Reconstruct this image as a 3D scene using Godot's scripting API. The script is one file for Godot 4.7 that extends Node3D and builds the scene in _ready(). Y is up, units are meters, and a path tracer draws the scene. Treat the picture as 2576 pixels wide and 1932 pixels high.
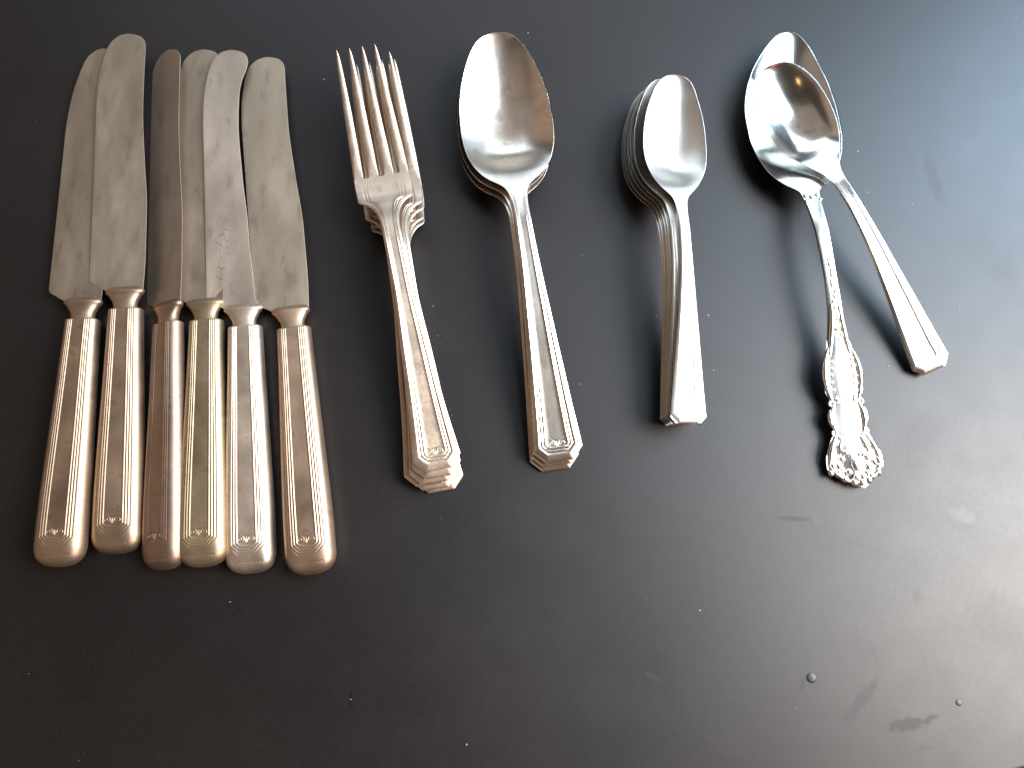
extends Node3D
# A close-up of old silver-plated cutlery laid out on a dark painted table. All shapes are computed in millimetres (MM) and committed in metres.

const MM := 0.001
const CAMERA_HEIGHT := 0.331
const CAMERA_BACK := 0.07398
const TILT := 12.6
const KNIFE_PITCH := [-1.2, 0.7, 0.0, -1.0, 0.5, -0.9]

var names := {}
var rng := RandomNumberGenerator.new()


func _ready() -> void:
	rng.seed = 7
	# ---- camera
	var cam := Camera3D.new()
	cam.name = "camera"
	cam.position = Vector3(0, CAMERA_HEIGHT, CAMERA_BACK)
	cam.rotation_degrees = Vector3(-90.0 + TILT, 0, 0)
	cam.fov = rad_to_deg(2.0 * atan(966.0 / 1946.0))
	cam.near = 0.02
	cam.far = 20.0
	add_child(cam)
	cam.current = true
	# ---- surroundings: a dim warm room
	var env := Environment.new()
	env.background_mode = Environment.BG_COLOR
	env.background_color = Color(0.045, 0.032, 0.025).linear_to_srgb()
	env.tonemap_mode = Environment.TONE_MAPPER_LINEAR
	env.tonemap_exposure = 1.0
	env.sdfgi_enabled = true
	env.ssao_enabled = true
	env.ssil_enabled = true
	var we := WorldEnvironment.new()
	we.name = "surroundings"
	we.environment = env
	add_child(we)
	# ---- lights: the window on the right, a strip of blue sky further back, a small warm lamp overhead
	area_light("window_light", Vector3(0.98, 0.92, 0.10), Vector3(0.16, 0, 0.05), Vector2(0.66, 0.70), Color(1.0, 0.975, 0.95), 6.0)
	area_light("sky_light", Vector3(0.92, 0.66, -0.52), Vector3(0.16, 0, -0.05), Vector2(0.50, 0.60), Color(0.74, 0.88, 1.0), 2.3)
	area_light("high_sky_light", Vector3(0.66, 1.15, -0.34), Vector3(0.15, 0, 0.0), Vector2(0.8, 0.8), Color(0.84, 0.93, 1.0), 1.5)
	area_light("far_window_light", Vector3(0.0, 0.85, -1.25), Vector3(0, 0, -0.1), Vector2(1.5, 0.7), Color(0.84, 0.93, 1.0), 0.82)
	area_light("left_wall_bounce", Vector3(-1.35, 0.55, -0.10), Vector3(0, 0, 0), Vector2(2.2, 1.0), Color(1.0, 0.87, 0.76), 0.26)
	area_light("rosy_bounce", Vector3(0.55, 0.42, 0.80), Vector3(0, 0, -0.1), Vector2(0.6, 0.5), Color(1.0, 0.56, 0.48), 0.08)
	area_light("ceiling_bounce", Vector3(-0.15, 1.55, -0.95), Vector3(0, 0, -0.1), Vector2(2.6, 1.3), Color(1.0, 0.92, 0.85), 0.27)
	area_light("room_bounce", Vector3(-0.85, 0.85, 1.10), Vector3(0, 0, 0), Vector2(1.8, 0.9), Color(1.0, 0.91, 0.83), 0.22)
	var lamp := OmniLight3D.new()
	lamp.name = "warm_lamp"
	lamp.position = Vector3(-0.50, 1.2, 0.36)
	lamp.light_color = Color(1.0, 0.78, 0.5)
	lamp.light_energy = 0.015
	lamp.light_size = 0.045
	lamp.omni_range = 6.0
	lamp.omni_attenuation = 2.0
	lamp.shadow_enabled = true
	add_child(lamp)

	make_materials()
	make_table()
	make_knives()
	make_forks()
	make_tablespoons()
	make_teaspoons()
	make_serving_spoon()
	make_small_spoon()
	make_specks()


func area_light(called: String, at: Vector3, target: Vector3, size: Vector2, color: Color, energy: float) -> void:
	var l := AreaLight3D.new()
	l.name = called
	l.area_size = size
	l.light_color = color
	l.light_energy = energy
	l.area_range = 6.0
	l.area_attenuation = 2.0
	l.shadow_enabled = true
	add_child(l)
	l.look_at_from_position(at, target, Vector3.UP)


# ------------------------------------------------------------------ naming and tagging
func numbered(called: String) -> String:
	var k: int = names.get(called, 0)
	names[called] = k + 1
	return called if k == 0 else "%s_%03d" % [called, k]


func thing(called: String, label: String, category: String, group := "") -> Node3D:
	var o := Node3D.new()
	o.name = numbered(called)
	add_child(o)
	describe(o, label, category, group)
	return o


func describe(o: Node, label: String, category: String, group := "") -> void:
	o.set_meta("label", label)
	o.set_meta("category", category)
	if group:
		o.set_meta("group", group)


func copy_of(root: Node3D, called: String, label: String) -> Node3D:
	var r: Node3D = root.duplicate()
	r.name = numbered(called)
	add_child(r)
	r.set_meta("label", label)
	return r


func part(called: String, mesh: Mesh, material: Material, parent: Node) -> MeshInstance3D:
	var m := MeshInstance3D.new()
	m.name = called
	m.mesh = mesh
	m.material_override = material
	parent.add_child(m, true)
	return m


func pose(o: Node3D, x: float, y: float, z: float, yaw: float, pitch := 0.0, roll := 0.0) -> void:
	o.basis = Basis(Vector3.UP, deg_to_rad(yaw)) * Basis(Vector3.RIGHT, deg_to_rad(pitch)) * Basis(Vector3.BACK, deg_to_rad(roll))
	o.position = Vector3(x, y, z) * MM


# ------------------------------------------------------------------ number helpers
func lut(s: float, t: Array) -> float:
	# t = [s0, v0, s1, v1, ...], a monotone-free cubic (Catmull-Rom) through the points
	var n := t.size() / 2
	if s <= t[0]:
		return t[1]
	if s >= t[2 * n - 2]:
		return t[2 * n - 1]
	var i := 0
	while s > t[2 * i + 2]:
		i += 1
	var x0: float = t[2 * i]
	var x1: float = t[2 * i + 2]
	var y0: float = t[2 * i + 1]
	var y1: float = t[2 * i + 3]
	var h := x1 - x0
	var d := (y1 - y0) / h
	var m0 := d
	var m1 := d
	if i > 0:
		var dp: float = (y0 - t[2 * i - 1]) / (x0 - t[2 * i - 2])
		m0 = 0.0 if dp * d <= 0 else 2.0 * dp * d / (dp + d)
	if i < n - 2:
		var dn: float = (t[2 * i + 5] - y1) / (t[2 * i + 4] - x1)
		m1 = 0.0 if dn * d <= 0 else 2.0 * dn * d / (dn + d)
	var u := (s - x0) / h
	var u2 := u * u
	var u3 := u2 * u
	return y0 * (2 * u3 - 3 * u2 + 1) + m0 * h * (u3 - 2 * u2 + u) + y1 * (-2 * u3 + 3 * u2) + m1 * h * (u3 - u2)


func lin(s: float, t: Array) -> float:
	var n := t.size() / 2
	if s <= t[0]:
		return t[1]
	for i in n - 1:
		if s <= t[2 * i + 2]:
			return lerpf(t[2 * i + 1], t[2 * i + 3], (s - t[2 * i]) / (t[2 * i + 2] - t[2 * i]))
	return t[2 * n - 1]


func stations(spans: Array) -> PackedFloat32Array:
	# spans = [[from, to, step], ...]
	var out := PackedFloat32Array()
	for sp in spans:
		var n := maxi(1, roundi((sp[1] - sp[0]) / sp[2]))
		for k in n:
			out.append(lerpf(sp[0], sp[1], float(k) / n))
	out.append(spans[-1][1])
	return out


# ------------------------------------------------------------------ meshes
func ring_normals(rows: Array) -> Array:
	var n := rows.size()
	var m: int = rows[0].size()
	var acc: Array = []
	for i in n:
		var a := PackedVector3Array()
		a.resize(m)
		acc.append(a)
	for i in n - 1:
		for j in m:
			var k := (j + 1) % m
			var a: Vector3 = rows[i][j]
			var b: Vector3 = rows[i][k]
			var c: Vector3 = rows[i + 1][k]
			var d: Vector3 = rows[i + 1][j]
			var f := (c - a).cross(b - a) + (d - a).cross(c - a)
			acc[i][j] += f
			acc[i][k] += f
			acc[i + 1][j] += f
			acc[i + 1][k] += f
	for i in n:
		for j in m:
			var v: Vector3 = acc[i][j]
			acc[i][j] = v.normalized() if v.length_squared() > 1e-14 else Vector3.UP
	return acc


func shell(rows: Array, normals: Array, i0: int, i1: int, cap0 := true, cap1 := true) -> ArrayMesh:
	# rows of closed rings (millimetres); ring order: left to right over the top, back underneath; rows run towards +z
	var m: int = rows[0].size()
	var pos := PackedVector3Array()
	var nor := PackedVector3Array()
	var idx := PackedInt32Array()
	for i in range(i0, i1 + 1):
		for j in m:
			pos.append(rows[i][j] * MM)
			nor.append(normals[i][j])
	for i in i1 - i0:
		for j in m:
			var k := (j + 1) % m
			idx.append_array([i * m + j, i * m + k, (i + 1) * m + k, i * m + j, (i + 1) * m + k, (i + 1) * m + j])
	for e in [[cap0, i0, Vector3(0, 0, -1)], [cap1, i1, Vector3(0, 0, 1)]]:
		if not e[0]:
			continue
		var base := pos.size()
		var mid := Vector3.ZERO
		for j in m:
			mid += rows[e[1]][j]
			pos.append(rows[e[1]][j] * MM)
			nor.append(e[2])
		pos.append(mid / m * MM)
		nor.append(e[2])
		for j in m:
			var k := (j + 1) % m
			if e[2].z > 0:
				idx.append_array([base + j, base + k, base + m])
			else:
				idx.append_array([base + k, base + j, base + m])
	var arr := []
	arr.resize(Mesh.ARRAY_MAX)
	arr[Mesh.ARRAY_VERTEX] = pos
	arr[Mesh.ARRAY_NORMAL] = nor
	arr[Mesh.ARRAY_INDEX] = idx
	var out := ArrayMesh.new()
	out.add_surface_from_arrays(Mesh.PRIMITIVE_TRIANGLES, arr)
	return out


func whole(rows: Array) -> ArrayMesh:
	return shell(rows, ring_normals(rows), 0, rows.size() - 1)


func wire(points: PackedVector3Array, radii: PackedFloat32Array, sides := 6, flat := 1.0) -> Array:
	# rows for a round wire along points (mm)
	var rows := []
	var n := points.size()
	for i in n:
		var t := (points[mini(i + 1, n - 1)] - points[maxi(i - 1, 0)]).normalized()
		var side := t.cross(Vector3.UP).normalized()
		var up := side.cross(t)
		var r := PackedVector3Array()
		for k in sides:
			var a := TAU * k / sides
			r.append(points[i] - side * cos(a) * radii[i] * -1.0 + up * sin(a) * radii[i] * flat)
		rows.append(r)
	return rows


func join(list: Array) -> ArrayMesh:
	# several row sets as one mesh
	var st := SurfaceTool.new()
	st.begin(Mesh.PRIMITIVE_TRIANGLES)
	for rows in list:
		st.append_from(whole(rows), 0, Transform3D.IDENTITY)
	return st.commit()


# ------------------------------------------------------------------ materials
var silver := {}
var table_mat: StandardMaterial3D


func noise_image(size: int, freq: float, octaves: int, seed_: int, kind := FastNoiseLite.TYPE_SIMPLEX_SMOOTH) -> Image:
	var f := FastNoiseLite.new()
	f.noise_type = kind
	f.frequency = freq
	f.fractal_octaves = octaves
	f.seed = seed_
	return f.get_seamless_image(size, size)


func metal(albedo: Color, rough: float, tint: Texture2D, rough_tex: Texture2D, scale: float, bump: Texture2D = null, bump_amount := 0.0, offset := Vector3.ZERO) -> StandardMaterial3D:
	var m := StandardMaterial3D.new()
	m.metallic = 1.0
	m.albedo_color = albedo.linear_to_srgb()
	m.albedo_texture = tint
	m.roughness = rough
	m.roughness_texture = rough_tex
	m.roughness_texture_channel = BaseMaterial3D.TEXTURE_CHANNEL_RED
	m.uv1_triplanar = true
	m.uv1_world_triplanar = true
	m.uv1_scale = Vector3.ONE * scale
	m.uv1_offset = offset
	if bump:
		m.normal_enabled = true
		m.normal_texture = bump
		m.normal_scale = bump_amount
	return m


func make_materials() -> void:
	var a := noise_image(512, 0.006, 5, 11)
	var b := noise_image(512, 0.02, 5, 12)
	var c := noise_image(512, 0.15, 2, 13)
	var sm := Image.create(512, 512, false, Image.FORMAT_RGB8)   # stained: patchy brown-grey bloom
	var cl := Image.create(512, 512, false, Image.FORMAT_RGB8)   # cleaner: faint mottling
	var ro := Image.create(512, 512, false, Image.FORMAT_RGB8)
	for y in 512:
		for x in 512:
			var p := a.get_pixel(x, y).r
			var q := b.get_pixel(x, y).r
			var r := c.get_pixel(x, y).r
			var blot := smoothstep(0.48, 0.78, p * 0.5 + q * 0.5) * 0.085 + smoothstep(0.68, 0.84, q) * 0.04
			var v := 0.96 - blot + (r - 0.5) * 0.04 + (p - 0.5) * 0.10
			sm.set_pixel(x, y, Color(v, v * (1.0 - 0.03 * blot), v * (1.0 - 0.16 * blot)))
			var w := 0.96 + (q - 0.5) * 0.12 + (r - 0.5) * 0.05 - smoothstep(0.7, 0.85, q) * 0.12
			cl.set_pixel(x, y, Color(w, w, w * 0.99))
			var g := clampf(0.86 + (q - 0.5) * 0.25 + (r - 0.5) * 0.18, 0.0, 1.0)
			ro.set_pixel(x, y, Color(g, g, g))
	var so := Image.create(256, 256, false, Image.FORMAT_RGB8)
	for y in 256:
		for x in 256:
			var g := clampf(0.86 + (a.get_pixel(x * 2, y * 2).r - 0.5) * 0.35, 0.0, 1.0)
			so.set_pixel(x, y, Color(g, g, g))
	var soft := ImageTexture.create_from_image(so)
	var stained := ImageTexture.create_from_image(sm)
	var clean := ImageTexture.create_from_image(cl)
	var rough := ImageTexture.create_from_image(ro)
	var grain := noise_image(512, 0.22, 3, 21)
	grain.bump_map_to_normal_map(1.2)
	var bump := ImageTexture.create_from_image(grain)
	for k in 6:
		silver["blade_%d" % k] = metal([Color(0.37, 0.295, 0.22), Color(0.39, 0.315, 0.235), Color(0.40, 0.33, 0.27), Color(0.38, 0.305, 0.23), Color(0.53, 0.44, 0.36), Color(0.44, 0.36, 0.275)][k], 0.60, stained, soft, 6.0, bump, 0.04, Vector3(k * 0.37, k * 0.13, k * 0.71))
		silver["blade_%d" % k].uv1_scale = Vector3(10.0, 6.0, 3.6)
		silver["handle_%d" % k] = metal([Color(0.36, 0.25, 0.175), Color(0.365, 0.258, 0.182), Color(0.31, 0.215, 0.16), Color(0.36, 0.27, 0.175), Color(0.53, 0.42, 0.335), Color(0.40, 0.28, 0.20)][k], 0.58, clean, soft, 9.0, bump, 0.06, Vector3(k * 0.27, 0, k * 0.31))
	silver.fork = metal(Color(0.58, 0.45, 0.355), 0.50, clean, rough, 9.0, bump, 0.06)
	silver.tablespoon = metal(Color(0.75, 0.66, 0.58), 0.33, clean, soft, 7.0)
	silver.teaspoon = metal(Color(0.80, 0.76, 0.715), 0.36, clean, soft, 7.0)
	silver.bright = metal(Color(0.90, 0.90, 0.89), 0.18, clean, soft, 10.0)
	silver.bright_handle = metal(Color(0.86, 0.845, 0.82), 0.27, clean, soft, 10.0)
	silver.small = metal(Color(0.88, 0.875, 0.86), 0.19, clean, soft, 10.0)
	silver.small_handle = metal(Color(0.76, 0.74, 0.70), 0.25, clean, soft, 10.0)
	silver.dark = metal(Color(0.24, 0.20, 0.16), 0.6, clean, rough, 14.0)
	# black paint of the table: brush grain, smudges, scuffs
	var W := 1024
	var Hh := 768
	var n1 := noise_image(1024, 0.004, 5, 31)
	var n2 := noise_image(1024, 0.03, 4, 32)
	var n3 := noise_image(1024, 0.25, 2, 33)
	var al := Image.create(W, Hh, false, Image.FORMAT_RGB8)
	var rg := Image.create(W, Hh, false, Image.FORMAT_RGB8)
	for y in Hh:
		for x in W:
			var p := n1.get_pixel(x, y).r
			var q := n2.get_pixel(x, y).r
			var r := n3.get_pixel(x, y).r
			var v := 0.88 + (p - 0.5) * 0.3 + (r - 0.5) * 0.18
			al.set_pixel(x, y, Color(v, v, v))
			var g := 0.80 + (p - 0.5) * 0.07 + (q - 0.5) * 0.06 + (r - 0.5) * 0.05
			rg.set_pixel(x, y, Color(g, g, g))
	# scuffs and dull smears (x, z in mm; half-lengths; angle; change of roughness)
	for s in [[119, 58, 9, 1.0, 3, 0.22], [127.5, 59, 2.4, 0.6, 60, -0.2], [57, 121.5, 3.5, 0.8, 28, 0.3], [158, 139, 9, 2.6, -8, 0.26], [168, 136.5, 3.5, 1.0, -20, 0.3], [140, 131, 13, 2.5, -48, 0.12], [196, -98, 3.5, 15, -8, 0.10], [190, 57, 6, 3, 25, -0.06],
			[112, 133, 7, 12, 10, -0.06], [117, 124, 1.2, 5, 25, 0.2], [100, 61, 4, 2, 10, -0.05], [95, 85, 10, 7, 0, 0.03], [168, 90, 2.5, 3, 0, 0.05], [123, 80, 2, 2.6, 10, 0.05], [141, 105, 0.6, 6, -8, 0.06], [163, 148, 4, 1.6, -10, 0.07], [60, 60, 20, 8, 20, 0.02], [178, 20, 16, 9, -30, 0.02], [-64.7, 131, 0.35, 6, 4, -0.2], [-112, 95, 0.3, 4, -10, -0.15], [30, -20, 12, 0.4, 35, -0.04], [-20, 90, 15, 0.35, -20, -0.05], [10, 60, 30, 12, 15, 0.03], [70, 20, 24, 14, -20, 0.025], [215, -60, 20, 10, 40, 0.03], [40, 130, 26, 10, 5, 0.03], [200, 100, 18, 12, 60, 0.03], [85, 146, 10, 5, 30, 0.04], [147, 112, 8, 0.5, 75, 0.07], [60, -150, 14, 0.35, 60, -0.05], [225, 20, 9, 0.5, -35, 0.06], [150, 70, 14, 0.4, 20, 0.05]]:
		smear(rg, s[0], s[1], s[2], s[3], s[4], s[5])
	var nm := noise_image(1024, 0.18, 3, 41)
	nm.bump_map_to_normal_map(1.0)
	table_mat = StandardMaterial3D.new()
	table_mat.albedo_color = Color(0.0052, 0.0028, 0.0026).linear_to_srgb()
	table_mat.albedo_texture = ImageTexture.create_from_image(al)
	table_mat.roughness = 0.56
	table_mat.roughness_texture = ImageTexture.create_from_image(rg)
	table_mat.metallic_specular = 0.46
	table_mat.normal_enabled = true
	table_mat.normal_texture = ImageTexture.create_from_image(nm)
	table_mat.normal_scale = 0.016


func smear(im: Image, x: float, z: float, a: float, b: float, deg: float, amount: float) -> void:
	var px := (x + 340.0) / 680.0 * im.get_width()
	var py := (z + 290.0) / 510.0 * im.get_height()
	var k := im.get_width() / 680.0
	var reach := ceili(maxf(a, b) * k * 1.5)
	var ca := cos(deg_to_rad(deg))
	var sa := sin(deg_to_rad(deg))
	for j in range(-reach, reach + 1):
		for i in range(-reach, reach + 1):
			var u := (i * ca + j * sa) / (a * k)
			var v := (-i * sa + j * ca) / (b * k)
			var d := sqrt(u * u + v * v) + 0.35 * (sin(i * 0.9 + j * 0.35) * 0.4 + sin(j * 1.7 - i * 0.5) * 0.3)
			var f := 1.0 - smoothstep(0.55, 1.15, d)
			var ix := int(px) + i
			var iy := int(py) + j
			if f > 0.0 and ix >= 0 and iy >= 0 and ix < im.get_width() and iy < im.get_height():
				var g := im.get_pixel(ix, iy).r + amount * f
				im.set_pixel(ix, iy, Color(g, g, g))


# ------------------------------------------------------------------ the table and the floor
func make_table() -> void:
	var along := Vector3(0.9763, 0, -0.2164)
	var back := Vector3(-0.2164, 0, -0.9763)
	var mid := Vector3(194.2, 0, 155.3) - along * 150.0 - back * 3.5
	var st := SurfaceTool.new()
	st.begin(Mesh.PRIMITIVE_TRIANGLES)
	var top: Array = []
	# rounded edge: rings from the flat top outwards and down
	var rings := []
	for r in [[3.0, 0.0], [2.0, -0.25], [0.9, -0.9], [0.25, -2.0], [0.0, -3.0], [0.0, -24.0], [2.0, -26.0]]:
		var ring := PackedVector3Array()
		for c in [[-1, 0], [1, 0], [1, 1], [-1, 1]]:
			var p: Vector3 = mid + along * (c[0] * (650.0 - r[0])) + back * (r[0] if c[1] == 0 else 760.0 - r[0])
			ring.append((p + Vector3(0, r[1], 0)) * MM)
		rings.append(ring)
	var put := func(p: Vector3, n: Vector3) -> void:
		st.set_normal(n)
		st.set_uv(Vector2((p.x / MM + 340.0) / 680.0, (p.z / MM + 290.0) / 510.0))
		st.add_vertex(p)
	var r0: PackedVector3Array = rings[0]
	for k in [0, 3, 2, 0, 2, 1]:
		put.call(r0[k], Vector3.UP)
	var outs := [-back, along, back, -along]
	var lean := [0.0, 0.25, 0.55, 0.85, 1.0, 1.0, 0.2]
	for i in rings.size() - 1:
		for k in 4:
			var k2 := (k + 1) % 4
			var o: Vector3 = outs[k]
			var na: Vector3 = (o * lean[i] + Vector3.UP * (1.0 - lean[i])).normalized()
			var nb: Vector3 = (o * lean[i + 1] + Vector3.UP * (1.0 - lean[i + 1])).normalized()
			if i == 5:
				nb = (o - Vector3.UP).normalized()
			for v in [[i, k, na], [i, k2, na], [i + 1, k2, nb], [i, k, na], [i + 1, k2, nb], [i + 1, k, nb]]:
				put.call(rings[v[0]][v[1]], v[2])
	var rl: PackedVector3Array = rings[-1]
	for k in [0, 1, 2, 0, 2, 3]:
		put.call(rl[k], Vector3.DOWN)
	st.generate_tangents()
	var t := part("table_top", st.commit(), table_mat, self)
	t.set_meta("kind", "structure")
	t.set_meta("label", "black painted table top with a soft sheen, scuffs and specks")
	# hardened drips in the paint
	for d in [[120.8, 121.7, 2.0], [179.1, 131.1, 1.3]]:
		var s := SphereMesh.new()
		s.radius = d[2] * MM
		s.height = d[2] * 0.32 * MM
		s.radial_segments = 20
		s.rings = 10
		var m := part("paint_drip", s, table_mat, t)
		m.position = Vector3(d[0], 0, d[1]) * MM
	var fm := StandardMaterial3D.new()
	fm.albedo_color = Color(0.10, 0.085, 0.075).linear_to_srgb()
	fm.albedo_texture = ImageTexture.create_from_image(noise_image(256, 0.03, 4, 51))
	fm.uv1_scale = Vector3(6, 6, 6)
	fm.roughness = 0.6
	var bm := BoxMesh.new()
	bm.size = Vector3(4, 0.05, 4)
	var fl := part("floor", bm, fm, self)
	fl.position = Vector3(0, -0.775, 0)
	fl.set_meta("kind", "structure")


# ------------------------------------------------------------------ relief shared by the patterned handles
func relief(q: float) -> float:
	# q: 0 at the edge of the sunk panel, 1 at the outline. Two fine ridges, then a border that slopes away
	return lin(q, [-0.02, -0.20, 0.03, 0.06, 0.10, 0.08, 0.15, -0.16, 0.20, -0.16, 0.25, 0.06, 0.31, 0.06, 0.36, -0.18, 0.41, -0.18, 0.47, 0.10, 0.56, 0.10, 0.75, -0.10, 0.94, -0.38, 1.0, -0.62])


const QS := [0.0, 0.03, 0.10, 0.15, 0.20, 0.25, 0.31, 0.36, 0.41, 0.47, 0.56, 0.66, 0.76, 0.86, 0.95, 1.0]
const VS := [0.0, 0.25, 0.5, 0.75]


func spoon_rows(L: float, bowl_end: float, K: float, width: Array, height: Array, lean: Array, depth: float, wide: float, stem_thick: Array, ss: PackedFloat32Array, amp := 1.0, end_cut := 5.0, domed := false) -> Array:
	var rows := []
	var cut := end_cut * K
	var flat_from := L - cut
	for s in ss:
		var wf := lut(minf(s, flat_from), width)          # straight continuation past the corner
		var w := wf
		if cut > 0 and s > flat_from:
			w = wf - (s - flat_from) * 0.92
		var c := lut(s, lean) if lean else 0.0
		var y := lut(s, height)
		var bowl := clampf((bowl_end + 1.0 - s) / 6.0, 0.0, 1.0)       # 1 in the bowl, 0 in the handle
		var d := 0.0
		if s < bowl_end:
			d = depth * pow(clampf(w / wide, 0.0, 1.0), 1.7) * smoothstep(0.0, 1.0, clampf((bowl_end - s) / (bowl_end * 0.30), 0.0, 1.0))
		var F := minf(6.0 * K, 0.60 * wf)
		var xp := wf - F
		var sp := L - 6.0 * K
		var ring := PackedVector3Array()
		var half: Array = []
		for v in VS:
			half.append([v * xp, v * 0.36])
		for q in QS:
			half.append([xp + q * F, 0.36 + 0.64 * q])
		var n := half.size()
		var handle := 1.0 - bowl
		var grow: float = lut(s, stem_thick)
		for side in [-1, 1]:
			for k in n:
				var h: Array = half[n - 1 - k] if side < 0 else half[k]
				if side > 0 and k == 0:
					continue
				var xh := minf(h[0], w)
				var xb: float = h[1] * w
				var x := lerpf(xh, xb, bowl)
				var g := maxf(x - xp, s - sp)
				g = maxf(g, (x - xp + s - sp) * 0.7071 + 1.06 * K)
				var v2 := x / maxf(w, 1e-4)
				var yt := y - d * (1.0 - v2 * v2)
				yt += handle * amp * K * relief(g / maxf(F, 0.01)) * clampf((s - bowl_end - 2.0) / 10.0, 0.0, 1.0) * clampf(F / (3.2 * K), 0.3, 1.0)
				if domed:
					yt += handle_dome(s, x)
				ring.append(Vector3(c + side * x, yt, s))
		var nb := 13
		for k in range(1, nb - 1):
			var v := 1.0 - 2.0 * k / (nb - 1.0)
			var th := lerpf(grow, 1.3 - 0.7 * pow(absf(v), 4), bowl)
			var x := v * w * 0.97
			var yb := y - d * (1.0 - v * v) - th + handle * 0.35 * th * pow(absf(v), 3)
			ring.append(Vector3(c + x, yb, s))
		# rim: a small drop so the edge has thickness
		rows.append(ring)
	return rows


func row_at(ss: PackedFloat32Array, s: float) -> int:
	var best := 0
	for i in ss.size():
		if absf(ss[i] - s) < absf(ss[best] - s):
			best = i
	return best


func scroll_ornament(K: float) -> ArrayMesh:
	# two volutes and a small leaf between them, lying in the xz plane, centred on the origin
	var list := []
	for side in [-1, 1]:
		var p := PackedVector3Array()
		var r := PackedFloat32Array()
		for i in 19:
			var t := i / 18.0
			var a := PI * 0.5 + t * TAU * 1.35
			var rad := (1.45 * (1.0 - t) + 0.25) * K
			p.append(Vector3(side * (2.35 * K + cos(a) * rad), 0, -sin(a) * rad * 0.85 + 0.1 * K))
			r.append(0.26 * K)
		list.append(wire(p, r))
		var q := PackedVector3Array([Vector3(side * 0.35, 0, 1.2) * K, Vector3(side * 0.6, 0, 0.2) * K, Vector3(side * 0.95, 0, -0.9) * K])
		list.append(wire(q, PackedFloat32Array([0.2 * K, 0.3 * K, 0.12 * K])))
		var c := PackedVector3Array([Vector3(side * 3.4, 0, -2.2) * K, Vector3(side * 2.6, 0, -1.7) * K, Vector3(side * 1.3, 0, -1.35) * K, Vector3(0, 0, -1.5) * K])
		list.append(wire(c, PackedFloat32Array([0.14 * K, 0.24 * K, 0.24 * K, 0.2 * K])))
	list.append(wire(PackedVector3Array([Vector3(0, 0, 1.5) * K, Vector3(0, 0, 0.3) * K, Vector3(0, 0, -0.7) * K]), PackedFloat32Array([0.15 * K, 0.32 * K, 0.1 * K])))
	return join(list)


func spoon_parts(root: Node3D, rows: Array, ss: PackedFloat32Array, neck: float, bowl_name: String, bowl_mat: Material, handle_mat: Material) -> MeshInstance3D:
	var n := ring_normals(rows)
	var k := row_at(ss, neck)
	part(bowl_name, shell(rows, n, 0, k, true, false), bowl_mat, root)
	return part("handle", shell(rows, n, k, rows.size() - 1, false, true), handle_mat, root)


# ------------------------------------------------------------------ knives
func blade_rows(narrow: bool, worn: float) -> Array:
	var ss := stations([[-138.0, -137.2, 0.2], [-137.2, -130.0, 0.6], [-130.0, -18.0, 4.0], [-18.0, -9.0, 0.4]])
	var left := [-138.0, -4.6, -137.6, -7.0, -136.6, -9.0, -133.5, -12.0, -129.0, -13.9, -125.0, -14.9, -114.0, -16.7, -100.0, -17.2, -80.0, -17.0, -40.0, -16.8, -16.0, -16.7, -14.2, -16.3, -13.2, -15.2, -12.2, -13.4, -11.2, -12.0, -10.2, -10.2, -9.0, -8.8]
	var right := [-138.0, -4.4, -137.7, -2.4, -137.0, 0.2, -135.5, 2.9, -133.0, 4.6, -130.0, 5.0, -118.0, 4.8, -100.0, 4.7, -72.0, 6.2, -48.0, 7.9, -24.0, 8.0, -9.0, 7.4]
	var rows := []
	for s in ss:
		var xl := lut(s, left) + worn * smoothstep(-90.0, -130.0, s)
		var xr := lut(s, right)
		if narrow:
			xr -= lut(s, [-138.0, 0.3, -129.6, 0.6, -122.0, 3.2, -115.6, 4.6, -100.0, 5.4, -65.0, 5.7, -40.0, 5.1, -24.0, 3.9, -13.0, 2.6, -9.0, 0.4])
		var ring := PackedVector3Array()
		for u in [0.0, 0.004, 0.06, 0.15, 0.25, 0.36, 0.48, 0.6, 0.72, 0.83, 0.92, 0.975, 0.996, 1.0]:
			var th := 0.22 + 0.34 * pow(u, 0.7)
			ring.append(Vector3(lerpf(xl, xr, u), th - (0.06 if u == 0.0 or u == 1.0 else 0.0), s))
		for k in 7:
			var u := 1.0 - k / 6.0
			ring.append(Vector3(lerpf(xl, xr, 0.04 + 0.92 * u), -(0.12 + 0.40 * pow(u, 0.7)), s))
		rows.append(ring)
	return rows


func bolster_rows() -> Array:
	var rows := []
	for r in [[-10.8, 6.6, 1.0, -0.8], [-10.2, 7.6, 1.5, -0.8], [-9.5, 8.2, 2.3, -0.8], [-8.9, 8.4, 2.9, -0.8], [-8.3, 8.4, 3.3, -0.8], [-7.8, 8.2, 3.3, -0.8], [-7.3, 7.6, 3.0, -0.7], [-6.5, 6.9, 2.9, -0.7], [-5.5, 6.3, 2.9, -0.6], [-4.3, 5.6, 2.9, -0.6], [-3.2, 5.15, 3.0, -0.5], [-2.2, 5.0, 3.1, -0.4], [-1.3, 5.0, 3.2, -0.3], [-0.5, 5.2, 3.3, -0.2], [0.3, 5.3, 3.4, -0.1]]:
		var ring := PackedVector3Array()
		for k in 28:
			var a := PI - TAU * k / 28.0
			ring.append(Vector3(r[3] + signf(cos(a)) * pow(absf(cos(a)), 0.8) * r[1], signf(sin(a)) * pow(absf(sin(a)), 0.8) * r[2], r[0]))
		rows.append(ring)
	return rows


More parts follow.
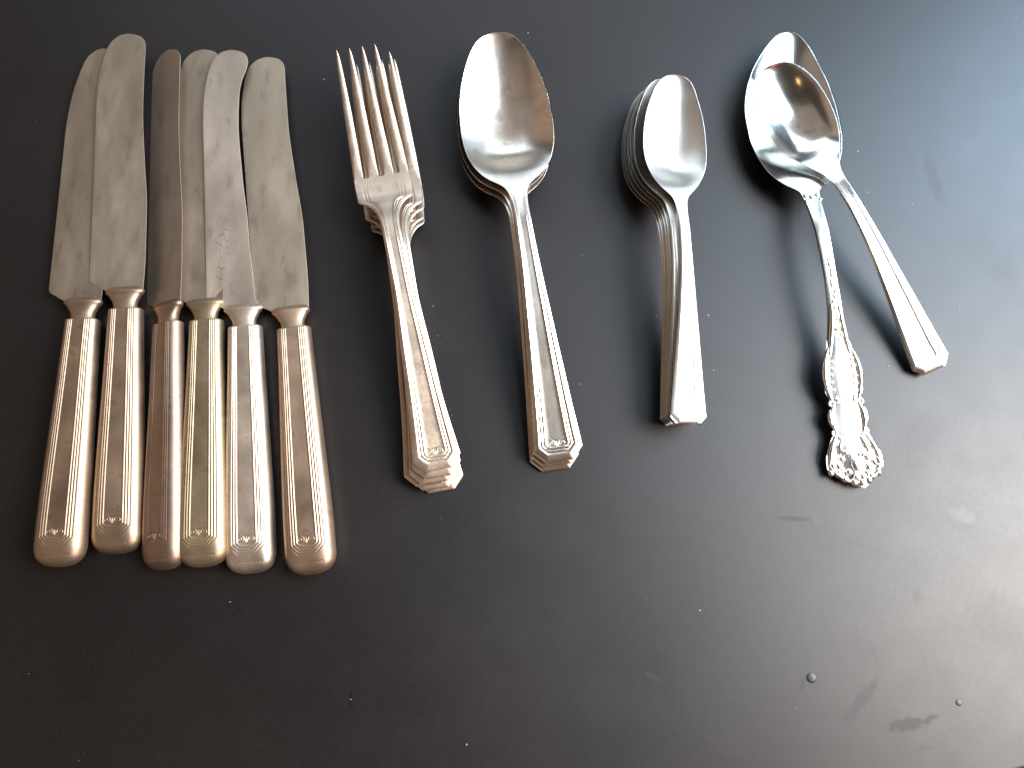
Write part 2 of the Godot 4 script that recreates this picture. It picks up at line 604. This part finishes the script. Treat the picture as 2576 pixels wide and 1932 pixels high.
func knife_handle_rows() -> Array:
	var ss := stations([[0.0, 1.2, 0.3], [1.2, 88.0, 4.0], [88.0, 101.0, 0.35], [101.0, 105.0, 0.33]])
	var width := [0.0, 7.3, 25.0, 8.1, 60.0, 9.5, 90.0, 10.3, 97.0, 10.3, 100.0, 9.8, 102.5, 8.4, 104.0, 6.3, 104.7, 4.2, 105.0, 2.4]
	var thick := [0.0, 4.0, 0.5, 4.3, 40.0, 4.9, 85.0, 5.6, 96.0, 5.5, 101.0, 4.6, 103.6, 3.0, 104.7, 1.6, 105.0, 0.9]
	var us := [0.0, 0.2, 0.31, 0.335, 0.35, 0.37, 0.39, 0.405, 0.42, 0.44, 0.455, 0.47, 0.49, 0.505, 0.52, 0.535, 0.555, 0.57, 0.585, 0.605, 0.62, 0.64, 0.66, 0.68, 0.70, 0.73, 0.77, 0.82, 0.87, 0.91, 0.945, 0.97, 0.99, 1.0]
	var rows := []
	for s in ss:
		var w := lut(s, width)
		var wf := lut(minf(s, 97.0), width)
		var t := lut(s, thick)
		var ring := PackedVector3Array()
		var n := us.size()
		for side in [-1, 1]:
			for k in n:
				if side > 0 and k == 0:
					continue
				var u: float = us[n - 1 - k] if side < 0 else us[k]
				var x := u * w
				var y := t * pow(maxf(0.0, 1.0 - pow(u, 4.6)), 0.5)
				var xp := 0.34 * wf
				var g := maxf(x - xp, s - 93.6)
				g = maxf(g, (x - xp + s - 93.6) * 0.7071 + 0.9)
				var q := g / wf
				var rel := lin(q, [0.0, -0.18, 0.035, 0.08, 0.06, 0.08, 0.105, -0.20, 0.15, 0.07, 0.17, 0.07, 0.215, -0.20, 0.26, 0.07, 0.28, 0.07, 0.325, -0.18, 0.36, 0.04, 0.42, 0.0])
				rel -= 0.16 * (1.0 - smoothstep(0.0, 0.5, absf(s - 100.4))) if x < 6.0 else 0.0
				ring.append(Vector3(side * x, y + rel * (1.0 - smoothstep(101.0, 102.0, s)), s))
		for k in range(1, 14):
			var a := k / 14.0 * PI
			ring.append(Vector3(cos(a) * w, -t * pow(sin(a), 0.7), s))
		rows.append(ring)
	return rows


func make_knives() -> void:
	var bolster := whole(bolster_rows())
	var handle := whole(knife_handle_rows())
	var blades := [whole(blade_rows(false, 1.6)), whole(blade_rows(false, 0.0)), whole(blade_rows(true, 0.0))]
	var orn := scroll_ornament(1.0)
	var spots := [[-187.9, -27.0, 2.18], [-169.6, -31.9, 3.91], [-150.2, -25.4, 4.59], [-133.7, -26.6, 4.64], [-116.6, -23.9, 5.46], [-95.3, -23.2, 7.83]]
	var labels := [
		"leftmost dinner knife, brown stained blade tucked under the neighbouring longer knife",
		"dinner knife reaching farthest up, second from the left, its blade lapping the leftmost knife",
		"dinner knife rolled onto its side showing a narrow dark blade, third from the left",
		"dinner knife with greenish gold handle, its blade partly covered by the engraved knife",
		"palest dinner knife with faint engraved script on its blade, second from the right",
		"rightmost dinner knife, copper toned handle set apart beside the forks",
	]
	for k in 6:
		var o := thing("dinner_knife", labels[k], "knife", "dinner knives laid side by side")
		var b := part("blade", blades[0 if k == 0 else (2 if k == 4 else 1)], silver["blade_%d" % k], o)
		part("bolster", bolster, silver["handle_%d" % k], o)
		var h := part("handle", handle, silver["handle_%d" % k], o)
		var so := part("scroll_ornament", orn, silver["handle_%d" % k], h)
		so.position = Vector3(0, 5.42, 91.0) * MM
		pose(o, spots[k][0], 5.75, spots[k][1], spots[k][2], KNIFE_PITCH[k], 26.0 if k == 2 else [1.0, 0.0, 0.0, 2.0, 0.0, 1.0][k])
		if k == 4:
			part("engraving", engraving(), silver.dark, b)


func engraving() -> ArrayMesh:
	# worn illegible cursive flourishes along the blade
	var list := []
	for line in [[-3.5, -64.0, 30.0, 1.0], [-6.5, -46.0, 28.0, 1.6], [-2.0, -30.0, 14.0, 0.9]]:
		var p := PackedVector3Array()
		var r := PackedFloat32Array()
		var n := int(line[2] * 2.2)
		for i in n:
			var t := float(i) / n
			var a: float = t * line[2] * 1.15
			p.append(Vector3(line[0] - 3.5 + sin(a * 1.0) * line[3] * (0.6 + 0.6 * sin(a * 0.37)) + sin(a * 2.3) * 0.4, 0.25 + 0.34 * pow(0.42, 0.7), line[1] + t * line[2] + cos(a * 1.0) * 1.1))
			r.append(0.05 + 0.06 * absf(sin(a * 0.6)))
		list.append(wire(p, r, 4, 0.35))
	return join(list)


# ------------------------------------------------------------------ forks
const FORK_Y := [0.0, 12.0, 20.0, 7.5, 40.0, 3.2, 55.0, 1.9, 66.0, 3.0, 74.0, 6.0, 84.0, 10.0, 95.0, 12.0, 110.0, 11.7, 140.0, 8.5, 170.0, 4.8, 191.5, 2.1]


func make_forks() -> void:
	var L := 191.5
	var slot := 58.5
	var width := [slot, 12.4, 64.0, 12.4, 69.0, 12.3, 70.6, 12.0, 71.6, 11.0, 72.4, 9.6, 73.6, 8.2, 75.5, 6.7, 78.5, 5.3, 82.0, 4.4, 86.0, 4.0, 112.0, 4.0, 138.0, 5.8, 165.0, 7.8, 191.5, 10.7]
	var ss := stations([[slot, 68.0, 1.2], [68.0, 78.0, 0.35], [78.0, 100.0, 1.6], [100.0, 181.0, 3.4], [181.0, L, 0.3]])
	var thick := [slot, 1.9, 70.0, 2.1, 82.0, 3.0, 110.0, 3.0, 150.0, 2.2, L, 2.0]
	var rows := spoon_rows(L, 60.0, 1.0, width, FORK_Y, [], 0.0, 12.0, thick, ss)
	var o := thing("dinner_fork", "topmost dinner fork of the stack, its scrolled handle end fully in view", "fork", "dinner forks in one stack")
	var n := ring_normals(rows)
	var kk := row_at(ss, 82.0)
	part("head", shell(rows, n, 0, kk, true, false), silver.fork, o)
	var h := part("handle", shell(rows, n, kk, rows.size() - 1, false, true), silver.fork, o)
	var so := part("scroll_ornament", scroll_ornament(0.95), silver.fork, h)
	so.position = Vector3(0, lut(L - 7.6, FORK_Y) - 0.05, L - 7.6) * MM
	so.rotation_degrees.x = 7.0
	# tines: regions between the slots, so their roots form the rounded slot bottoms
	var r := 0.95
	var ts := stations([[0.0, 2.0, 0.25], [2.0, 54.0, 3.25], [54.0, slot - 1.0, 1.0], [slot - 1.0, slot, 0.08]])
	for k in 4:
		var tip_x: float = [-8.55, -2.85, 2.85, 8.55][k]
		var lo: float = [-12.4, -6.8, 0.0, 6.8][k]
		var hi: float = [-6.8, 0.0, 6.8, 12.4][k]
		var tr := []
		for s in ts:
			var gap := r
			if s > slot - r:
				var dd := slot - s
				gap = sqrt(maxf(0.0, r * r - (r - dd) * (r - dd)))
			var a := lo + (gap if k > 0 else 0.0)
			var b := hi - (gap if k < 3 else 0.0)
			var u := smoothstep(0.0, 1.0, s / slot) * 0.35 + 0.65 * s / slot
			var grow := pow(clampf(s / 3.0, 0.0, 1.0), 0.6)
			var tw := lerpf(0.75, 1.35, clampf(s / 26.0, 0.0, 1.0)) * grow + 0.06
			var xl := lerpf(tip_x - tw, a, pow(u, 1.1))
			var xr := lerpf(tip_x + tw, b, pow(u, 1.1))
			if s < 3.0:
				var mid := (xl + xr) / 2.0
				var hw := (xr - xl) / 2.0 * clampf(grow + 0.08, 0.0, 1.0)
				xl = mid - hw
				xr = mid + hw
			var y := lut(s, FORK_Y)
			var th := lerpf(1.3, 1.9, u) * clampf(grow + 0.1, 0.0, 1.0)
			var round_ := 1.0 - smoothstep(slot - 10.0, slot, s)
			var ring := PackedVector3Array()
			for j in 11:
				var v := -1.0 + 2.0 * j / 10.0
				ring.append(Vector3((xl + xr) / 2 + v * (xr - xl) / 2, y - th * 0.30 * round_ * pow(absf(v), 2.4) - (0.28 if absf(v) > 0.99 else 0.0), s))
			for j in 7:
				var v := 1.0 - 2.0 * j / 6.0
				ring.append(Vector3((xl + xr) / 2 + v * (xr - xl) / 2 * 0.97, y - th + th * 0.3 * pow(absf(v), 2.0), s))
			tr.append(ring)
		part("tine", whole(tr), silver.fork, o)
	pose(o, -70.2, 15.5, -148.2, 12.1, 1.2, -2.5)
	var more := [
		[-63.8, 12.4, -146.7, 10.1, 0.6, -1.0, "second dinner fork down, its outer tine showing right of the topmost fork"],
		[-61.8, 9.3, -145.2, 9.0, 0.3, 0.0, "third dinner fork down in the stack, outer tine farthest to the right"],
		[-64.6, 6.2, -144.5, 9.1, 0.2, 0.6, "fourth dinner fork down in the stack, its end shifted to the left"],
		[-62.9, 3.1, -143.0, 9.3, 0.0, -0.5, "fifth dinner fork down in the stack, just above the bottom fork"],
		[-64.2, 0.1, -141.6, 10.4, 0.0, 0.0, "bottom dinner fork of the stack, lying on the table, its end lowest"],
	]
	for m in more:
		pose(copy_of(o, "dinner_fork", m[6]), m[0], m[1], m[2], m[3], m[4], m[5])


# ------------------------------------------------------------------ spoons
const SPOON_W := [0.0, 0.6, 0.25, 2.6, 1.0, 5.2, 2.5, 7.9, 5.0, 10.4, 9.0, 13.0, 18.7, 16.9, 27.0, 19.2, 38.0, 20.9, 48.0, 21.2, 57.0, 20.4, 65.0, 18.0, 70.0, 15.2, 74.0, 11.5, 77.0, 7.6, 79.5, 5.4, 83.0, 4.1, 90.0, 3.5, 110.0, 4.0, 140.0, 6.0, 170.0, 8.4, 194.5, 10.6, 200.0, 10.9]
const SPOON_Y := [0.0, 10.5, 20.0, 9.7, 40.0, 9.5, 60.0, 9.9, 72.0, 11.2, 80.0, 13.0, 88.0, 15.0, 98.0, 16.3, 110.0, 16.3, 130.0, 14.4, 160.0, 9.4, 185.0, 4.6, 200.0, 2.4]


func make_tablespoons() -> void:
	var ss := stations([[0.0, 1.0, 0.25], [1.0, 5.0, 0.8], [5.0, 70.0, 2.2], [70.0, 90.0, 1.0], [90.0, 188.0, 3.4], [188.0, 200.0, 0.3]])
	var lean := [0.0, 1.6, 25.0, 0.8, 60.0, 0.0, 200.0, 0.0]
	var rows := spoon_rows(200.0, 78.0, 1.0, SPOON_W, SPOON_Y, lean, 8.2, 21.2, [0.0, 1.3, 78.0, 2.2, 95.0, 3.2, 120.0, 2.8, 160.0, 2.1, 200.0, 2.0], ss)
	var o := thing("tablespoon", "topmost tablespoon of the stack, its wide rosy bowl open to view", "spoon", "tablespoons in one stack")
	var h := spoon_parts(o, rows, ss, 84.0, "bowl", silver.tablespoon, silver.tablespoon)
	var so := part("scroll_ornament", scroll_ornament(0.98), silver.tablespoon, h)
	so.position = Vector3(0, lut(192.4, SPOON_Y) - 0.05, 192.4) * MM
	so.rotation_degrees.x = 9.0
	pose(o, -9.4, 6.2, -163.0, 8.4, 0.0, 0.0)
	pose(copy_of(o, "tablespoon", "middle tablespoon, a thin rim under the topmost tablespoon's bowl"), -10.6, 3.1, -161.6, 8.5)
	pose(copy_of(o, "tablespoon", "bottom tablespoon of the stack of wide spoons, resting on the table"), -11.2, 0.0, -160.0, 8.6)


func make_teaspoons() -> void:
	var k := 0.785
	var w := [0.0, 0.5, 0.2, 1.9, 0.8, 3.9, 2.0, 5.9, 4.0, 7.7, 7.0, 9.3]
	for p in [[10.0, 10.3], [14.6, 11.8], [20.0, 13.1], [27.0, 14.1], [35.0, 14.5], [42.0, 13.9], [48.0, 12.2], [52.0, 10.1], [55.5, 7.6], [58.0, 5.3], [60.0, 3.8], [63.0, 2.8], [70.0, 2.2], [86.0, 2.4], [104.0, 3.5], [126.0, 5.3], [152.5, 7.6], [157.0, 7.9]]:
		w.append_array(p)
	var y := []
	for i in SPOON_Y.size():
		y.append(SPOON_Y[i] * k)
	var ss := stations([[0.0, 0.8, 0.2], [0.8, 4.0, 0.7], [4.0, 54.0, 2.0], [54.0, 72.0, 1.0], [72.0, 147.0, 3.0], [147.0, 157.0, 0.28]])
	var lean := [0.0, 2.4, 15.0, 1.0, 40.0, 0.0, 157.0, 0.0]
	var rows := spoon_rows(157.0, 60.5, 0.72, w, y, lean, 6.2, 14.5, [0.0, 1.2, 60.0, 1.7, 72.0, 2.5, 95.0, 2.3, 130.0, 1.8, 157.0, 1.7], ss, 1.0, 3.6)
	var o := thing("teaspoon", "topmost teaspoon of the stack, pale bowl and glaring handle end in view", "spoon", "teaspoons in one stack")
	var h := spoon_parts(o, rows, ss, 65.0, "bowl", silver.teaspoon, silver.teaspoon)
	var so := part("scroll_ornament", scroll_ornament(0.72), silver.teaspoon, h)
	so.position = Vector3(0, lut(151.5, y) - 0.03, 151.5) * MM
	so.rotation_degrees.x = 9.0
	pose(o, 70.0, 15.0, -136.9, 0.9, 0.0, -7.0)
	var which := ["second teaspoon down, just beneath the topmost pale bowl", "third teaspoon down in the stack of narrow spoons", "fourth teaspoon down in the stack of narrow spoons", "fifth teaspoon down in the stack, one above the bottom spoon", "bottom teaspoon of the stack of six, resting on the table at its far left"]
	for i in 5:
		var t := (i + 1) / 5.0
		pose(copy_of(o, "teaspoon", which[i]), lerpf(67.6, 62.6, t) - 0.25 * (i % 2), 15.0 - 3.0 * (i + 1), lerpf(-136.9, -138.4, t), lerpf(1.3, 3.3, t), 0.0, -4.0 * (1.0 - t))


func make_small_spoon() -> void:
	var w := [0.0, 0.8, 0.25, 2.8, 1.0, 5.4, 2.5, 8.0, 5.0, 10.4, 10.0, 13.2, 17.0, 15.0, 24.0, 15.4, 32.0, 14.8, 40.0, 12.8, 46.0, 10.0, 51.0, 7.1, 55.0, 4.9, 58.0, 3.7, 63.0, 2.9, 72.0, 2.9, 97.0, 4.0, 125.0, 6.3, 147.0, 8.3, 152.0, 8.7]
	var y := [0.0, 9.6, 14.0, 8.9, 25.0, 8.7, 40.0, 8.9, 52.0, 10.0, 58.0, 11.4, 64.0, 13.2, 76.0, 14.4, 90.0, 13.6, 115.0, 9.6, 138.0, 4.8, 152.0, 2.2]
	var ss := stations([[0.0, 1.0, 0.25], [1.0, 5.0, 0.8], [5.0, 50.0, 2.0], [50.0, 68.0, 0.9], [68.0, 142.0, 3.0], [142.0, 152.0, 0.28]])
	var rows := spoon_rows(152.0, 57.0, 0.78, w, y, [], 6.0, 15.4, [0.0, 1.2, 57.0, 1.8, 70.0, 2.5, 95.0, 2.3, 152.0, 1.8], ss)
	var o := thing("plain_spoon", "round bowled spoon resting in the ornate spoon's bowl, handle slanting right", "spoon")
	var h := spoon_parts(o, rows, ss, 62.0, "bowl", silver.small, silver.small_handle)
	var so := part("scroll_ornament", scroll_ornament(0.75), silver.small_handle, h)
	so.position = Vector3(0, lut(146.2, y) - 0.03, 146.2) * MM
	so.rotation_degrees.x = 9.0
	pose(o, 120.2, 4.6, -148.4, 23.9, 0.9, 8.0)
	o.scale = Vector3.ONE * 1.03


func handle_dome(s: float, x: float) -> float:
	var a := smoothstep(84.0, 100.0, s)
	var b := smoothstep(150.0, 162.0, s) * (1.0 - smoothstep(196.0, 206.0, s))
	return a * (0.5 - 0.06 * minf(x * x, 20.0)) * (1.0 - b) + b * (0.8 - 0.9 * smoothstep(0.0, 7.5, absf(x)))


func make_serving_spoon() -> void:
	var w := [0.0, 0.6, 0.3, 2.6, 1.2, 4.6, 3.0, 6.8, 7.0, 10.0, 13.0, 13.6, 21.0, 17.2, 30.0, 20.1, 43.0, 21.8, 52.0, 21.7, 61.0, 20.2, 68.0, 17.6, 73.0, 14.8, 77.5, 10.6, 80.5, 6.4, 82.5, 4.4, 86.0, 3.9, 91.0, 3.2, 106.0, 2.7, 122.0, 2.5, 133.0, 2.9]
	for p in [[148.0, 4.4], [156.0, 6.0], [162.0, 7.7], [167.0, 8.5], [172.0, 8.4], [176.0, 7.0], [179.0, 6.3], [182.0, 7.6], [186.0, 7.7], [190.0, 7.4], [194.0, 9.2], [198.0, 11.0], [202.0, 12.2], [205.0, 12.2], [208.0, 9.6], [210.0, 7.0], [212.5, 3.6], [214.0, 0.9]]:
		w.append_array(p)
	var y := [0.0, 10.3, 18.0, 9.8, 45.0, 9.6, 65.0, 10.0, 82.0, 11.8, 90.0, 14.0, 105.0, 16.3, 125.0, 15.4, 150.0, 11.2, 175.0, 7.0, 200.0, 4.4, 214.0, 3.4]
	var ss := stations([[0.0, 1.2, 0.3], [1.2, 5.0, 0.8], [5.0, 74.0, 2.2], [74.0, 92.0, 0.9], [92.0, 150.0, 3.0], [150.0, 214.0, 0.8]])
	var lean := [0.0, 5.2, 8.0, 3.4, 20.0, 1.2, 40.0, -0.2, 82.0, 0.0, 130.0, 0.0, 190.0, 0.0, 205.0, 0.3, 214.0, 1.8]
	var rows := spoon_rows(214.0, 80.0, 0.6, w, y, lean, 8.6, 21.8, [0.0, 1.3, 80.0, 2.4, 100.0, 3.4, 140.0, 2.8, 214.0, 2.4], ss, 0.0, 0.0, true)
	var o := thing("ornate_spoon", "large ornate serving spoon with beaded scroll handle under the round bowled spoon", "spoon")
	var h := spoon_parts(o, rows, ss, 84.0, "bowl", silver.bright, silver.bright_handle)
	var lift := func(x: float, s: float, extra: float) -> Vector3:
		return Vector3(lut(s, lean) + x, lut(s, y) - 0.35 + extra + handle_dome(s, x), s)
	# scrolls that edge the handle: [side, from s, to s, x at start, bulge x, x at end, curl at start, curl at end]
	for e in [[154.0, 177.0, 4.4, 7.6, 5.6, 0, 1], [178.0, 191.5, 5.2, 7.0, 5.4, 1, 0], [190.5, 204.5, 5.6, 9.2, 11.0, 1, 1], [180.5, 188.5, 7.2, 7.7, 6.8, 0, 0], [192.5, 199.5, 3.8, 5.4, 6.2, 0, 0], [136.0, 158.0, 1.5, 2.6, 4.6, 0, 0], [203.0, 212.5, 11.2, 8.6, 2.4, 0, 0]]:
		for side in [-1, 1]:
			var p := PackedVector3Array()
			var r := PackedFloat32Array()
			var n := 14
			if e[5] == 1:
				for i in 9:
					var a := PI * 1.6 * (1.0 - i / 9.0)
					p.append(lift.call(side * (e[2] + 1.1 - cos(a) * 1.1), e[0] - sin(a) * 1.1, 0.45))
					r.append(0.55)
			for i in n:
				var t := float(i) / (n - 1)
				var x: float = (1 - t) * (1 - t) * e[2] + 2 * t * (1 - t) * (2 * e[3] - (e[2] + e[4]) / 2) + t * t * e[4]
				p.append(lift.call(side * x, lerpf(e[0], e[1], t), 0.4))
				r.append(0.6 + 0.75 * sin(PI * t))
			if e[6] == 1:
				for i in range(1, 10):
					var a := PI * 1.6 * i / 9.0
					p.append(lift.call(side * (e[4] - 1.1 + cos(a) * 1.1), e[1] + sin(a) * 1.1, 0.45))
					r.append(0.6)
			part("scroll", whole(wire(p, r, 8)), silver.bright_handle, h)
	# small vine running up the middle of the shaft
	for i in 8:
		var s0 := 116.0 + i * 4.6
		var sd := -1.0 if i % 2 == 0 else 1.0
		var p := PackedVector3Array()
		var r := PackedFloat32Array()
		for j in 10:
			var a := j / 9.0 * PI * 1.5
			p.append(lift.call(sd * (0.15 + 0.11 * i) * (0.4 + 0.8 * sin(a)), s0 + 1.7 - cos(a) * 1.9, 0.55))
			r.append(0.25 + 0.3 * sin(j / 9.0 * PI))
		part("leaf_curl", whole(wire(p, r, 6)), silver.bright_handle, h)
	# beads
	var bead := SphereMesh.new()
	bead.radius = 1.0 * MM
	bead.height = 2.0 * MM
	bead.radial_segments = 14
	bead.rings = 8
	for b in [[4.6, 160.0, 0.75], [4.9, 163.0, 0.8], [5.3, 166.5, 0.75], [5.1, 169.5, 0.8], [4.7, 172.5, 0.7], [4.3, 175.5, 0.85], [6.0, 178.0, 0.7], [7.7, 184.0, 0.6], [5.6, 192.0, 0.85], [7.4, 196.5, 0.8], [3.9, 199.5, 1.0], [6.0, 201.5, 1.1], [8.6, 204.0, 1.1], [11.0, 203.5, 1.2], [11.6, 206.3, 1.1], [9.2, 207.6, 1.3], [6.5, 206.0, 1.2], [6.4, 209.6, 1.3], [4.2, 207.6, 1.1], [3.6, 211.3, 1.3], [2.2, 200.2, 0.8], [1.5, 209.6, 1.0]]:
		for side in [-1, 1]:
			var m := part("bead", bead, silver.bright_handle, h)
			m.position = lift.call(side * b[0] * (0.9 + 0.06 * side * sin(b[1] * 1.7)), b[1] + 0.5 * side * cos(b[1] * 2.3), 0.3) * MM
			m.scale = Vector3(b[2], b[2] * 0.95, b[2] * 1.15) * (1.0 if b[1] < 195.0 else 1.3)
	for c in [[0.0, 204.3, 2.2, 1.3, 3.0], [0.0, 211.8, 1.5, 1.2, 1.7], [0.0, 85.5, 1.6, 1.0, 1.3], [-2.6, 84.6, 1.2, 0.9, 1.3], [2.6, 84.8, 1.2, 0.9, 1.3], [3.4, 87.0, 0.9, 0.8, 0.9], [-3.0, 87.4, 0.8, 0.7, 0.9]]:
		var m := part("boss", bead, silver.bright_handle, h)
		m.position = lift.call(c[0], c[1], 0.3) * MM
		m.scale = Vector3(c[2], c[3], c[4])
	pose(o, 124.7, 0.3, -167.4, 5.66, 0.0, -1.0)


# ------------------------------------------------------------------ dust
func make_specks() -> void:
	var spots := [[7.8, -175.5, 0.7], [162.2, -112, 0.9], [164.6, -91.1, 0.7], [163.3, -84.3, 0.6], [185, -85.3, 0.6], [247, -184.2, 0.5], [200.3, -35.1, 0.8], [165.7, -8.1, 0.7], [87.7, -31.5, 0.8], [88.5, -6.3, 0.7], [64.5, -31.2, 0.4], [-18, 146.7, 0.7], [-116.1, 92.1, 0.5], [-64.7, 129.9, 0.5], [-35.3, -35.8, 0.6], [-29.9, 11.3, 0.5], [-90.4, -150, 0.6], [77.2, 95.4, 0.8], [32.0, -60.0, 0.4], [30.0, 0.0, 0.5], [113.5, 132.9, 0.5], [-33, -22, 0.4], [52, -100, 0.4], [-26, 14, 0.4]]
	for i in 55:
		spots.append([rng.randf_range(-250, 260), rng.randf_range(-200, 165), rng.randf_range(0.12, 0.28)])
	var s := SphereMesh.new()
	s.radius = 0.5 * MM
	s.height = 1.0 * MM
	s.radial_segments = 7
	s.rings = 4
	var mm := MultiMesh.new()
	mm.transform_format = MultiMesh.TRANSFORM_3D
	mm.mesh = s
	mm.instance_count = spots.size()
	for i in spots.size():
		var k: float = spots[i][2]
		var b := Basis(Vector3.UP, rng.randf() * TAU).scaled(Vector3.ONE * k) * Basis.from_scale(Vector3(1.2, 0.5, 0.8))
		mm.set_instance_transform(i, Transform3D(b, Vector3(spots[i][0], 0.1 * k, spots[i][1]) * MM))
	var o := MultiMeshInstance3D.new()
	o.name = "dust_specks"
	o.multimesh = mm
	var m := StandardMaterial3D.new()
	m.albedo_color = Color(0.22, 0.22, 0.23).linear_to_srgb()
	m.roughness = 0.9
	o.material_override = m
	add_child(o)
	o.set_meta("kind", "stuff")
	o.set_meta("label", "pale dust specks scattered over the black table top")
	o.set_meta("category", "dust")
